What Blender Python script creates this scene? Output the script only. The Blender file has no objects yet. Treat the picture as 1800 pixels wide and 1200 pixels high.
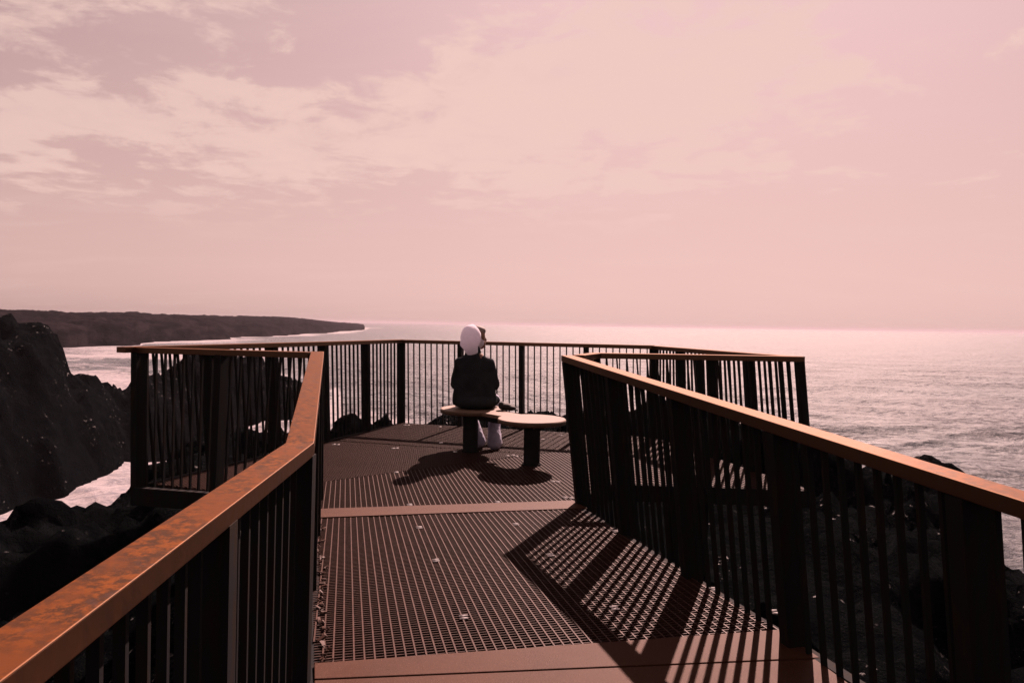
import bpy, bmesh, math, random
import numpy as np
from mathutils import Vector, Matrix

random.seed(4)
rng = np.random.default_rng(7)
S = bpy.context.scene
COL = S.collection
rad = math.radians

# ------------------------------------------------------------------ camera
cam_d = bpy.data.cameras.new("camera")
cam_d.sensor_width = 36.0
cam_d.lens = 24.8
cam_d.clip_start = 0.05
cam_d.clip_end = 20000
cam = bpy.data.objects.new("camera", cam_d)
COL.objects.link(cam)
pitch, roll = math.atan(30.2 / 1240), rad(0.865)
fwd = Vector((0, math.cos(pitch), -math.sin(pitch)))
up0 = Vector((0, math.sin(pitch), math.cos(pitch)))
rt0 = Vector((1, 0, 0))
rt = rt0 * math.cos(roll) + up0 * math.sin(roll)
up = up0 * math.cos(roll) - rt0 * math.sin(roll)
M3 = Matrix((rt, up, -fwd)).transposed()
cam.matrix_world = Matrix.Translation((0, 0, 1.34)) @ M3.to_4x4()
S.camera = cam

# ------------------------------------------------------------------ sun, sky, exposure
SUN_AZ, SUN_EL = rad(17.5), rad(39)
SEA_Z = -5.2
sun_d = bpy.data.lights.new("sun", 'SUN')
sun_d.energy = 5.0
sun_d.angle = rad(0.55)
sun_d.color = (1.0, 0.645, 0.575)
sun = bpy.data.objects.new("sun", sun_d)
COL.objects.link(sun)
to_sun = Vector((math.sin(SUN_AZ) * math.cos(SUN_EL), math.cos(SUN_AZ) * math.cos(SUN_EL), math.sin(SUN_EL)))
sun.rotation_euler = to_sun.to_track_quat('Z', 'Y').to_euler()
sun.location = (4, 12, 20)

vs = S.view_settings
S.display_settings.display_device = 'sRGB'
vs.view_transform = 'Standard'
vs.look = 'None'
vs.gamma = 1.0
vs.use_curve_mapping = False
vs.exposure = 2.0

S.render.engine = 'CYCLES'
cy = S.cycles
cy.use_denoising = True
cy.denoiser = 'OPENIMAGEDENOISE'
cy.max_bounces = 5
cy.diffuse_bounces = 2
cy.glossy_bounces = 2
cy.transmission_bounces = 2
cy.volume_bounces = 0
cy.transparent_max_bounces = 8
cy.caustics_reflective = False
cy.caustics_refractive = False
CLAMP = 0.665 / (2 ** vs.exposure)
cy.sample_clamp_direct = CLAMP
cy.sample_clamp_indirect = 1.0


class NT:
    """small node-graph helper"""
    def __init__(self, tree):
        self.t = tree
        self.n = tree.nodes
        self.l = tree.links

    def new(self, typ, **kw):
        nd = self.n.new(typ)
        for k, v in kw.items():
            setattr(nd, k, v)
        return nd

    def put(self, sock, v):
        if isinstance(v, bpy.types.NodeSocket):
            self.l.new(v, sock)
        elif v is not None:
            sock.default_value = v

    def math(self, op, a, b=None, c=None, clamp=False):
        nd = self.new('ShaderNodeMath', operation=op, use_clamp=clamp)
        for i, v in enumerate((a, b, c)):
            self.put(nd.inputs[i], v)
        return nd.outputs[0]

    def mixc(self, f, a, b, mode='MIX'):
        nd = self.new('ShaderNodeMix', data_type='RGBA', blend_type=mode)
        self.put(nd.inputs[0], f)
        self.put(nd.inputs[6], a if isinstance(a, bpy.types.NodeSocket) else (*a, 1))
        self.put(nd.inputs[7], b if isinstance(b, bpy.types.NodeSocket) else (*b, 1))
        return nd.outputs[2]

    def noise(self, vec, scale, detail=4, rough=0.5, dist=0.0):
        nd = self.new('ShaderNodeTexNoise')
        self.put(nd.inputs['Vector'], vec)
        nd.inputs['Scale'].default_value = scale
        nd.inputs['Detail'].default_value = detail
        nd.inputs['Roughness'].default_value = rough
        nd.inputs['Distortion'].default_value = dist
        return nd.outputs[0]

    def smooth(self, v, a, b, lo=0.0, hi=1.0):
        nd = self.new('ShaderNodeMapRange', interpolation_type='SMOOTHSTEP')
        self.put(nd.inputs['Value'], v)
        nd.inputs['From Min'].default_value = a
        nd.inputs['From Max'].default_value = b
        nd.inputs['To Min'].default_value = lo
        nd.inputs['To Max'].default_value = hi
        return nd.outputs[0]

    def mapping(self, vec, scale=(1, 1, 1), rot=(0, 0, 0), loc=(0, 0, 0)):
        nd = self.new('ShaderNodeMapping')
        self.put(nd.inputs[0], vec)
        nd.inputs['Scale'].default_value = scale
        nd.inputs['Rotation'].default_value = rot
        nd.inputs['Location'].default_value = loc
        return nd.outputs[0]


world = bpy.data.worlds.new("World")
S.world = world
world.use_nodes = True
w = NT(world.node_tree)
w.n.clear()
tc = w.new('ShaderNodeTexCoord').outputs['Generated']
sky = w.new('ShaderNodeTexSky', sky_type='NISHITA')
sky.sun_disc = False
sky.sun_elevation = SUN_EL
sky.sun_rotation = SUN_AZ
sky.air_density = 1.0
sky.dust_density = 1.6
sky.ozone_density = 1.0
bw = w.new('ShaderNodeRGBToBW')
w.l.new(sky.outputs[0], bw.inputs[0])
# how much light the clear sky sends from each direction, kept on a short scale (hazy air)
lum = w.math('SUBTRACT', 1.0, w.math('EXPONENT', w.math('MULTIPLY', bw.outputs[0], -0.25)))
sep = w.new('ShaderNodeSeparateXYZ')
w.l.new(tc, sep.inputs[0])
dx, dy, dz = sep.outputs
el = w.math('MAXIMUM', dz, 0.0)
tintf = w.smooth(el, 0.0, 0.5)
tint = w.mixc(tintf, (1.0, 0.640, 0.590), (1.0, 0.655, 0.665))
clear = w.mixc(1.0, tint, w.math('MULTIPLY', lum, 0.97), 'MULTIPLY')
# clouds: a layer seen in perspective, direction projected on a plane high above
den = w.math('ADD', el, 0.10)
cx = w.math('DIVIDE', dx, den)
cyy = w.math('DIVIDE', dy, den)
cv = w.new('ShaderNodeCombineXYZ')
w.put(cv.inputs[0], cx)
w.put(cv.inputs[1], cyy)
cvec = w.mapping(cv.outputs[0], scale=(0.85, 0.85, 1), loc=(1.3, 0.4, 0.0))
n1 = w.noise(cvec, 1.9, 9, 0.60, 0.3)
n2 = w.noise(cvec, 5.2, 9, 0.66, 0.4)
nn = w.math('ADD', w.math('MULTIPLY', n1, 1.05), w.math('SUBTRACT', w.math('MULTIPLY', n2, 0.75), 0.40))
# the cloud banks of the photograph, by compass direction (u) and height (v)
ysafe = w.math('MAXIMUM', dy, 0.05)
uu = w.math('DIVIDE', dx, ysafe)
vv = w.math('DIVIDE', dz, ysafe)
bank = None
for px, py, a, b, amp in [(150, 20, 330, 70, .20), (60, 230, 420, 90, .20), (560, 230, 330, 85, .14), (880, 130, 300, 120, .15),
                          (1130, 90, 330, 170, .20), (1660, 170, 260, 230, -.13), (1450, 380, 300, 120, -.12), (1000, 290, 420, 70, .13), (600, 60, 120, 110, -.30), (330, 120, 200, 40, -.10),
                          (1520, 140, 130, 45, .14), (1480, 200, 160, 40, .10), (760, 190, 60, 40, -.12), (1050, 170, 120, 60, -.05)]:
    u0, v0 = (px - 900) / 1240, (570 - py) / 1240
    e = w.math('ADD', w.math('POWER', w.math('MULTIPLY', w.math('SUBTRACT', uu, u0), 1240 / a), 2),
               w.math('POWER', w.math('MULTIPLY', w.math('SUBTRACT', vv, v0), 1240 / b), 2))
    g = w.math('MULTIPLY', w.math('EXPONENT', w.math('MULTIPLY', e, -1.0)), amp)
    g = w.math('MULTIPLY', g, 0.95)
    bank = g if bank is None else w.math('ADD', bank, g)
low = w.smooth(vv, 0.10, 0.22)
cover = w.math('MULTIPLY', w.smooth(w.math('ADD', nn, bank), 0.49, 0.68), low)
wisps = w.math('MULTIPLY', w.smooth(w.noise(w.mapping(cv.outputs[0], scale=(0.6, 1.6, 1)), 1.4, 7, 0.6, 0.6), 0.45, 0.75), 0.22)
cover = w.math('MAXIMUM', cover, wisps)
cloudc = w.mixc(1.0, w.mixc(w.smooth(n2, 0.35, 0.65), (0.95, 0.655, 0.60), (1.0, 0.692, 0.622)), w.math('ADD', w.math('MULTIPLY', lum, 0.36), 0.64), 'MULTIPLY')
final = w.mixc(w.math('MULTIPLY', cover, 0.92), clear, cloudc)
bg = w.new('ShaderNodeBackground')
w.l.new(final, bg.inputs[0])
bg.inputs[1].default_value = 0.232
wo = w.new('ShaderNodeOutputWorld')
w.l.new(bg.outputs[0], wo.inputs[0])


# ------------------------------------------------------------------ materials
def mat(name):
    m = bpy.data.materials.new(name)
    m.use_nodes = True
    t = NT(m.node_tree)
    b = m.node_tree.nodes['Principled BSDF']
    return m, t, b


def setp(b, **kw):
    for k, v in kw.items():
        b.inputs[k].default_value = v


def obj_co(t):
    return t.new('ShaderNodeTexCoord').outputs['Object']


def world_co(t):
    return t.new('ShaderNodeNewGeometry').outputs['Position']


def bump(t, b, h, strength, dist=0.01):
    nd = t.new('ShaderNodeBump')
    nd.inputs['Strength'].default_value = strength
    nd.inputs['Distance'].default_value = dist
    t.put(nd.inputs['Height'], h)
    t.l.new(nd.outputs[0], b.inputs['Normal'])


def make_corten():
    m, t, b = mat("weathered_corten_shaded_sides")
    co = world_co(t)
    fine = t.noise(t.mapping(co, scale=(1.0, 1.0, 0.5)), 42, 9, 0.72)
    big = t.noise(co, 5.5, 4, 0.6, 0.4)
    c = t.mixc(t.smooth(fine, 0.42, 0.60), (0.0150, 0.0048, 0.0016), (0.092, 0.0238, 0.0014))
    c = t.mixc(t.smooth(big, 0.42, 0.68), c, (0.060, 0.0152, 0.0018))
    patch = t.math('MULTIPLY', t.smooth(t.noise(co, 9, 5, 0.6, 1.2), 0.56, 0.70), t.smooth(t.noise(co, 2.1, 2), 0.44, 0.6))
    c = t.mixc(t.math('MULTIPLY', patch, 0.75), c, (0.018, 0.0105, 0.0110))
    crack = t.noise(t.mapping(co, scale=(6, 34, 20), rot=(0, 0, 0.5)), 1.0, 6, 0.7, 1.8)
    line = t.math('SUBTRACT', 1.0, t.smooth(t.math('ABSOLUTE', t.math('SUBTRACT', crack, 0.5)), 0.0, 0.018))
    line = t.math('MULTIPLY', line, t.smooth(t.noise(co, 3.1, 3), 0.52, 0.60))
    c = t.mixc(t.math('MULTIPLY', line, 0.8), c, (0.008, 0.005, 0.0045))
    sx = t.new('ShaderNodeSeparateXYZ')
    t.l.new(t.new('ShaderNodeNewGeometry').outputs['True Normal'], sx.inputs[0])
    c = t.mixc(t.smooth(sx.outputs[2], 0.3, 0.8), t.mixc(t.smooth(fine, 0.3, 0.7), (0.0060, 0.0042, 0.0034), (0.0150, 0.0062, 0.0028)), c)  # faces not turned upward are darkened: shade put into the rust colour
    t.put(b.inputs['Base Color'], c)
    t.put(b.inputs['Roughness'], t.smooth(fine, 0.3, 0.7, 0.45, 0.62))
    setp(b, **{'Specular IOR Level': 0.03, 'Specular Tint': (1.0, 0.42, 0.16, 1)})
    gl = t.new('ShaderNodeBsdfGlossy')
    gl.inputs['Color'].default_value = (0.72, 0.43, 0.27, 1)
    gl.inputs['Roughness'].default_value = 0.30
    gm = t.new('ShaderNodeMixShader')
    gm.inputs[0].default_value = 0.13
    t.l.new(b.outputs[0], gm.inputs[1])
    t.l.new(gl.outputs[0], gm.inputs[2])
    t.l.new(gm.outputs[0], [n for n in t.n if n.type == 'OUTPUT_MATERIAL'][0].inputs['Surface'])
    bump(t, b, t.math('ADD', fine, t.math('MULTIPLY', line, -0.7)), 0.35, 0.003)
    return m


def make_dark_steel():
    m, t, b = mat("dark_rusted_steel")
    co = world_co(t)
    n = t.noise(t.mapping(co, scale=(30, 30, 5)), 1.0, 5, 0.6)
    c = t.mixc(t.smooth(n, 0.42, 0.72), (0.0095, 0.0105, 0.0115), (0.0150, 0.0105, 0.0078))
    t.put(b.inputs['Base Color'], c)
    setp(b, Roughness=0.8, **{'Specular IOR Level': 0.03})
    bump(t, b, t.noise(co, 120, 3), 0.2, 0.002)
    return m


def make_grate():
    m, t, b = mat("rusty_grating_steel")
    co = world_co(t)
    n = t.noise(co, 40, 5, 0.65)
    big = t.noise(co, 1.7, 4, 0.6)
    c = t.mixc(t.smooth(n, 0.3, 0.7), (0.023, 0.0108, 0.0078), (0.047, 0.0222, 0.0158))
    c = t.mixc(t.math('MULTIPLY', t.smooth(big, 0.45, 0.7), 0.5), c, (0.024, 0.0105, 0.0056))
    t.put(b.inputs['Base Color'], c)
    setp(b, Roughness=0.6, **{'Specular IOR Level': 0.08})
    return m


def make_plate():
    m, t, b = mat("sanded_rust_plate")
    co = world_co(t)
    n = t.noise(co, 260, 3, 0.7)
    big = t.noise(co, 3.2, 4, 0.6)
    c = t.mixc(t.smooth(n, 0.3, 0.7), (0.027, 0.0104, 0.0052), (0.050, 0.0194, 0.0098))
    c = t.mixc(t.math('MULTIPLY', t.smooth(big, 0.42, 0.68), 0.45), c, (0.027, 0.0102, 0.0052))
    st = t.math('MULTIPLY', t.smooth(t.noise(co, 1.3, 5, 0.65, 0.8), 0.46, 0.62), t.smooth(t.noise(co, 9, 5, 0.7), 0.35, 0.7))
    c = t.mixc(t.math('MULTIPLY', st, 0.7), c, (0.030, 0.0085, 0.0026))
    grit = t.smooth(t.noise(co, 420, 2, 0.5), 0.66, 0.72)
    c = t.mixc(grit, c, (0.16, 0.10, 0.08))
    t.put(b.inputs['Base Color'], c)
    setp(b, Roughness=0.65, **{'Specular IOR Level': 0.06})
    bump(t, b, n, 0.5, 0.002)
    return m


def make_rock():
    m, t, b = mat("black_lava_rock")
    co = world_co(t)
    n = t.noise(co, 3.0, 8, 0.65)
    n2 = t.noise(co, 16, 6, 0.7)
    c = t.mixc(t.smooth(n, 0.35, 0.7), (0.0014, 0.0018, 0.0021), (0.0030, 0.0036, 0.0040))
    t.put(b.inputs['Base Color'], c)
    wet = t.math('MULTIPLY', t.smooth(t.noise(co, 0.9, 4, 0.6), 0.48, 0.62), t.smooth(t.noise(co, 8.0, 4, 0.6), 0.64, 0.70))
    t.put(b.inputs['Roughness'], t.math('SUBTRACT', 0.85, t.math('MULTIPLY', wet, 0.58)))
    t.put(b.inputs['Specular IOR Level'], t.math('MULTIPLY', wet, 0.45))
    bump(t, b, t.math('ADD', n, t.math('MULTIPLY', n2, 0.5)), 0.9, 0.10)
    return m


def make_headland():
    m, t, b = mat("headland_lava")
    co = world_co(t)
    n = t.noise(t.mapping(co, scale=(1, 1, 3)), 0.12, 8, 0.7)
    c = t.mixc(t.smooth(n, 0.38, 0.66), (0.0008, 0.0010, 0.0014), (0.0110, 0.0085, 0.0100))
    t.put(b.inputs['Base Color'], c)
    setp(b, Roughness=0.95, **{'Specular IOR Level': 0.0})
    bump(t, b, n, 0.8, 1.5)
    return m


def make_sea():
    m, t, b = mat("sea_water")
    co = world_co(t)
    at = t.new('ShaderNodeAttribute', attribute_name="foam")
    f = at.outputs['Fac']
    fn = t.noise(t.mapping(co, scale=(1, 1, 1)), 0.55, 9, 0.68, 1.2)
    fn2 = t.noise(co, 2.6, 6, 0.65, 0.6)
    fr = t.math('ADD', t.math('MULTIPLY', fn, 0.65), t.math('MULTIPLY', fn2, 0.35))
    foam = t.smooth(t.math('ADD', t.math('MULTIPLY', f, 0.62), fr), 0.72, 0.92)
    # waves: wind ripples on longer swell, crests lying across the wind
    v1 = t.mapping(co, scale=(0.95, 1.0, 1.0), rot=(0, 0, rad(12)))
    r1 = t.noise(v1, 0.55, 5, 0.62, 0.4)
    r2 = t.noise(v1, 2.8, 7, 0.70, 0.3)
    r3 = t.noise(t.mapping(co, scale=(0.8, 1, 1), rot=(0, 0, rad(-14))), 0.10, 6, 0.68, 0.5)
    r5 = t.noise(t.mapping(co, scale=(0.9, 1, 1), rot=(0, 0, rad(6))), 0.022, 6, 0.72, 0.3)
    hgt = t.math('ADD', t.math('ADD', t.math('ADD', t.math('MULTIPLY', r1, 1.9), t.math('MULTIPLY', r5, 15.0)), t.math('MULTIPLY', r2, 0.95)), t.math('MULTIPLY', r3, 5.0))
    bm_ = t.new('ShaderNodeBump')
    bm_.inputs['Strength'].default_value = 1.0
    bm_.inputs['Distance'].default_value = 0.24
    t.put(bm_.inputs['Height'], hgt)
    deep = t.mixc(t.smooth(t.noise(co, 0.06, 4), 0.35, 0.7), (0.016, 0.024, 0.032), (0.024, 0.038, 0.046))
    t.put(b.inputs['Base Color'], deep)
    setp(b, Roughness=0.36, IOR=1.333)
    t.put(b.inputs['Roughness'], t.smooth(t.noise(v1, 1.3, 6, 0.7, 0.3), 0.38, 0.60, 0.22, 0.44))
    t.l.new(bm_.outputs[0], b.inputs['Normal'])
    fo = t.new('ShaderNodeBsdfPrincipled')
    t.put(fo.inputs['Base Color'], t.mixc(t.smooth(t.noise(co, 1.5, 8, 0.75, 1.0), 0.34, 0.66), (0.070, 0.072, 0.088), (0.235, 0.215, 0.222)))
    fo.inputs['Roughness'].default_value = 0.8
    fb = t.new('ShaderNodeBump')
    fb.inputs['Strength'].default_value = 0.6
    fb.inputs['Distance'].default_value = 0.25
    t.put(fb.inputs['Height'], fr)
    t.l.new(fb.outputs[0], fo.inputs['Normal'])
    mx = t.new('ShaderNodeMixShader')
    t.put(mx.inputs[0], foam)
    t.l.new(b.outputs[0], mx.inputs[1])
    t.l.new(fo.outputs[0], mx.inputs[2])
    out = [n for n in t.n if n.type == 'OUTPUT_MATERIAL'][0]
    t.l.new(mx.outputs[0], out.inputs['Surface'])
    return m


def simple(name, col, rough, spec=0.4, nscale=None, ncol=None, metallic=0.0, bmp=0.0):
    m, t, b = mat(name)
    setp(b, Roughness=rough, Metallic=metallic, **{'Specular IOR Level': spec})
    if nscale:
        n = t.noise(obj_co(t), nscale, 5, 0.6, 0.3)
        t.put(b.inputs['Base Color'], t.mixc(t.smooth(n, 0.35, 0.65), col, ncol))
        if bmp:
            bump(t, b, n, bmp, 0.01)
    else:
        b.inputs['Base Color'].default_value = (*col, 1)
    return m


M = {
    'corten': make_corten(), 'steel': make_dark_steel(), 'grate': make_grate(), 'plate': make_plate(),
    'rock': make_rock(), 'head': make_headland(), 'sea': make_sea(),
    'seat': simple("pale_bench_top", (0.115, 0.070, 0.045), 0.55, 0.3, 14, (0.15, 0.095, 0.062), bmp=0.15),
    'seat_edge': simple("bench_edge_band", (0.09, 0.056, 0.034), 0.6, 0.3, 20, (0.06, 0.038, 0.024)),
    'column': simple("bench_column_steel", (0.014, 0.0155, 0.017), 0.85, 0.0, 12, (0.020, 0.020, 0.020)),
    'clip': simple("bright_clip_steel", (0.75, 0.72, 0.70), 0.28, 0.5, metallic=1.0),
    'jacket': simple("black_jacket_cloth", (0.015, 0.0175, 0.020), 0.9, 0.0, 9, (0.022, 0.025, 0.028), bmp=0.3),
    'hood': simple("pale_hood_cloth", (0.84, 0.82, 0.90), 0.9, 0.1, 16, (0.76, 0.75, 0.84), bmp=0.25),
    'trousers': simple("pale_trouser_cloth", (0.46, 0.46, 0.56), 0.9, 0.1, 14, (0.34, 0.34, 0.43), bmp=0.4),
    'skin': simple("skin", (0.16, 0.075, 0.045), 0.55, 0.3),
    'hair': simple("brown_hair", (0.20, 0.16, 0.15), 0.6, 0.3, 60, (0.14, 0.11, 0.10)),
    'shoe': simple("shoe_leather", (0.16, 0.14, 0.15), 0.6, 0.3),
    'bag': simple("dark_bag_cloth", (0.012, 0.011, 0.012), 0.8, 0.2, 30, (0.02, 0.018, 0.018), bmp=0.3),
}




def let_through(m, col, f):
    t = NT(m.node_tree)
    b = t.n['Principled BSDF']
    tr = t.new('ShaderNodeBsdfTranslucent')
    tr.inputs[0].default_value = (*col, 1)
    mx = t.new('ShaderNodeMixShader')
    mx.inputs[0].default_value = f
    t.l.new(b.outputs[0], mx.inputs[1])
    t.l.new(tr.outputs[0], mx.inputs[2])
    out = [n for n in t.n if n.type == 'OUTPUT_MATERIAL'][0]
    t.l.new(mx.outputs[0], out.inputs['Surface'])


let_through(M['hood'], (0.85, 0.82, 0.92), 0.5)
let_through(M['trousers'], (0.40, 0.40, 0.50), 0.3)

# ------------------------------------------------------------------ object helpers
def tag(o, label=None, cat=None, group=None, kind=None):
    for k, v in (('label', label), ('category', cat), ('group', group), ('kind', kind)):
        if v:
            o[k] = v
    return o


def empty(name, loc=(0, 0, 0)):
    o = bpy.data.objects.new(name, None)
    o.empty_display_size = 0.2
    o.location = loc
    COL.objects.link(o)
    return o


def link(name, me, material=None, parent=None):
    if material is not None and len(me.materials) == 0:
        me.materials.append(material)
    o = bpy.data.objects.new(name, me)
    COL.objects.link(o)
    if parent is not None:
        o.parent = parent
        o.matrix_parent_inverse = Matrix.Translation(-Vector(parent.location))
    return o


class MB:
    """collects vertices and faces of one mesh"""
    def __init__(self):
        self.v, self.f = [], []

    def hexa(self, pts):
        n = len(self.v)
        self.v += [tuple(p) for p in pts]
        for f in ((0, 3, 2, 1), (4, 5, 6, 7), (0, 1, 5, 4), (1, 2, 6, 5), (2, 3, 7, 6), (3, 0, 4, 7)):
            self.f.append(tuple(n + i for i in f))

    def bar(self, p, q, wd, dp):
        """bar whose top centre line runs p -> q, wd wide, dp deep"""
        p, q = Vector(p), Vector(q)
        d = (q - p).normalized()
        s = Vector((d.y, -d.x, 0)).normalized() * wd / 2
        z = Vector((0, 0, -dp))
        self.hexa([p - s + z, p + s + z, q + s + z, q - s + z, p - s, p + s, q + s, q - s])

    def box(self, c, sx, sy, sz, rz=0.0):
        R = Matrix.Rotation(rz, 3, 'Z')
        c = Vector(c)
        pts = []
        for z in (-sz / 2, sz / 2):
            for x, y in ((-sx / 2, -sy / 2), (sx / 2, -sy / 2), (sx / 2, sy / 2), (-sx / 2, sy / 2)):
                pts.append(c + R @ Vector((x, y, z)))
        self.hexa(pts)

    def lathe(self, prof, n=32, c=(0, 0, 0)):
        base = len(self.v)
        for r, z in prof:
            for k in range(n):
                a = 2 * math.pi * k / n
                self.v.append((c[0] + r * math.cos(a), c[1] + r * math.sin(a), c[2] + z))
        for i in range(len(prof) - 1):
            for k in range(n):
                a, b2 = base + i * n + k, base + i * n + (k + 1) % n
                self.f.append((a, b2, b2 + n, a + n))
        self.f.append(tuple(base + k for k in range(n))[::-1])
        self.f.append(tuple(base + (len(prof) - 1) * n + k for k in range(n)))

    def mesh(self, name, smooth=False):
        me = bpy.data.meshes.new(name)
        me.from_pydata(self.v, [], self.f)
        me.update()
        if smooth:
            me.polygons.foreach_set('use_smooth', [True] * len(me.polygons))
        return me

    def build(self, name, material, parent=None, smooth=False):
        return link(name, self.mesh(name, smooth), material, parent)


def add_bevel(o, wd, seg=2):
    b = o.modifiers.new("bevel", 'BEVEL')
    b.width = wd
    b.segments = seg
    b.limit_method = 'ANGLE'
    return o


# ------------------------------------------------------------------ numpy noise for the rocks and the sea
def _hash(ix, iy, seed):
    h = (ix.astype(np.int64) * 374761393 + iy.astype(np.int64) * 668265263 + seed * 1442695041) & 0x7fffffff
    h = ((h ^ (h >> 13)) * 1274126177) & 0x7fffffff
    h = (h ^ (h >> 16)) & 0x7fffffff
    return h / float(0x7fffffff)


def vnoise(x, y, seed=0):
    ix, iy = np.floor(x), np.floor(y)
    fx, fy = x - ix, y - iy
    ux, uy = fx * fx * fx * (fx * (fx * 6 - 15) + 10), fy * fy * fy * (fy * (fy * 6 - 15) + 10)
    a, b_ = _hash(ix, iy, seed), _hash(ix + 1, iy, seed)
    c, d = _hash(ix, iy + 1, seed), _hash(ix + 1, iy + 1, seed)
    return (a * (1 - ux) + b_ * ux) * (1 - uy) + (c * (1 - ux) + d * ux) * uy


def fbm(x, y, octv=5, seed=0, gain=0.5):
    s, a, tot = 0.0, 1.0, 0.0
    for i in range(octv):
        s = s + a * (vnoise(x * 2 ** i + 17.3 * i, y * 2 ** i - 9.1 * i, seed + i) * 2 - 1)
        tot += a
        a *= gain
    return s / tot


def worley(x, y, seed=0):
    ix, iy = np.floor(x), np.floor(y)
    best = np.full(x.shape, 9.0)
    bid = np.zeros(x.shape)
    for ox in (-1, 0, 1):
        for oy in (-1, 0, 1):
            jx, jy = ix + ox, iy + oy
            px, py = jx + _hash(jx, jy, seed), jy + _hash(jx, jy, seed + 5)
            d = (px - x) ** 2 + (py - y) ** 2
            hit = d < best
            best = np.where(hit, d, best)
            bid = np.where(hit, _hash(jx, jy, seed + 11), bid)
    return np.sqrt(best), bid


def grid_mesh(name, X, Y, Z, smooth=True, keep=None, attr=None):
    nr, nc = X.shape
    co = np.stack([X, Y, Z], -1).reshape(-1, 3)
    i = np.arange(nr * nc).reshape(nr, nc)
    q = np.stack([i[:-1, :-1], i[:-1, 1:], i[1:, 1:], i[1:, :-1]], -1).reshape(-1, 4)
    if keep is not None:
        q = q[keep.reshape(-1)[q].any(1)]
    me = bpy.data.meshes.new(name)
    me.vertices.add(len(co))
    me.vertices.foreach_set('co', co.ravel())
    me.loops.add(q.size)
    me.loops.foreach_set('vertex_index', q.ravel().astype(np.int32))
    me.polygons.add(len(q))
    me.polygons.foreach_set('loop_start', np.arange(0, q.size, 4, dtype=np.int32))
    me.polygons.foreach_set('loop_total', np.full(len(q), 4, dtype=np.int32))
    if attr is not None:
        a = me.attributes.new(attr[0], 'FLOAT', 'POINT')
        a.data.foreach_set('value', attr[1].ravel().astype(np.float32))
    me.update(calc_edges=True)
    if smooth:
        me.polygons.foreach_set('use_smooth', np.ones(len(q), dtype=bool))
    return me


# ------------------------------------------------------------------ rocky shore round the platform
def lava(X, Y, seed=0, big=1.0):
    wx = X + 0.35 * fbm(X * 0.9, Y * 0.9, 3, seed + 40)
    wy = Y + 0.35 * fbm(X * 0.9 + 7, Y * 0.9, 3, seed + 50)
    d1, id1 = worley(wx * 0.62, wy * 0.62, seed + 1)
    d2, id2 = worley(wx * 1.7, wy * 1.7, seed + 2)
    d3, id3 = worley(wx * 4.3, wy * 4.3, seed + 3)
    h = big * ((id1 - 0.45) * 0.85 * (1 - np.clip(d1, 0, 1) ** 2)) + 0.30 * (id2 - .3) * (1 - d2 ** 2 * 1.3) + 0.10 * (id3 - .2) * (1 - d3 ** 2)
    rg = 1 - np.abs(fbm(X * 1.1 + 3, Y * 1.1, 5, seed + 77, .6)) * 2
    h += 0.26 * (rg - .5) + 0.10 * (1 - np.abs(fbm(X * 3.3, Y * 3.3 + 5, 3, seed + 83, .6)) * 2 - .5)
    h += 0.42 * fbm(X * 0.35, Y * 0.35, 4, seed + 9) * big + 0.16 * fbm(X * 1.5, Y * 1.5, 5, seed + 19, 0.62)
    return h


SH_AZ = np.radians([-95, -70, -52, -42, -36, -30, -25, -20, -14, -8, 0, 8, 15, 24, 30.5, 33.5, 36, 45, 60, 95])
SH_D = np.array([30, 26, 15, 11.5, 10.3, 10.5, 13.5, 16.0, 15.5, 15.0, 15.0, 15.0, 14.8, 13.6, 12.8, 11, 10, 9.5, 10, 12])
SH_Z = np.array([-.9, -.9, -.9, -1.15, -1.5, -1.38, -.95, -1.0, -1.05, -1.0, -.95, -.85, -.55, -.78, -1.05, -1.4, -1.6, -1.65, -1.4, -1.2])


def shore_h(X, Y):
    az = np.arctan2(X, Y)
    D = np.hypot(X, Y)
    edge = np.interp(az, SH_AZ, SH_D) + 1.6 * fbm(X * .25, Y * .25, 4, 70)
    zt = np.interp(az, SH_AZ, SH_Z)
    k = np.clip((D - edge) / 3.2, -3, 2.5)
    drop = np.where(k > 0, -5.6 * (1 - np.exp(-1.7 * k)), 0.0)
    h = lava(X, Y, 3, np.clip(1.0 - 0.2 * k, .6, 1.2) * 0.75)
    # rock hollowed under and beside the deck
    near = np.clip((np.maximum(np.abs(X + 0.2) - 2.6, 0) + np.maximum(Y - 9.6, 0)) / 2.2, 0, 1)
    base = zt * near + np.minimum(zt, -1.0) * (1 - near)
    hh = base + drop + h * (0.35 + 0.65 * near)
    cap = -0.34 + 0.0 * X
    return np.where((np.abs(X + .2) < 3.4) & (Y < 9.8), np.minimum(hh, cap), hh)


xs, ys = np.arange(-24, 22.01, 0.11), np.arange(-5, 25.01, 0.11)
X, Y = np.meshgrid(xs, ys)
Z = shore_h(X, Y)
shore = link("rocky_shore", grid_mesh("rocky_shore", X, Y, Z, smooth=False, keep=Z > SEA_Z - 0.6), M['rock'])
tag(shore, "black lava rock shore under and around the viewing platform", "rock shore", kind='structure')

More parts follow.
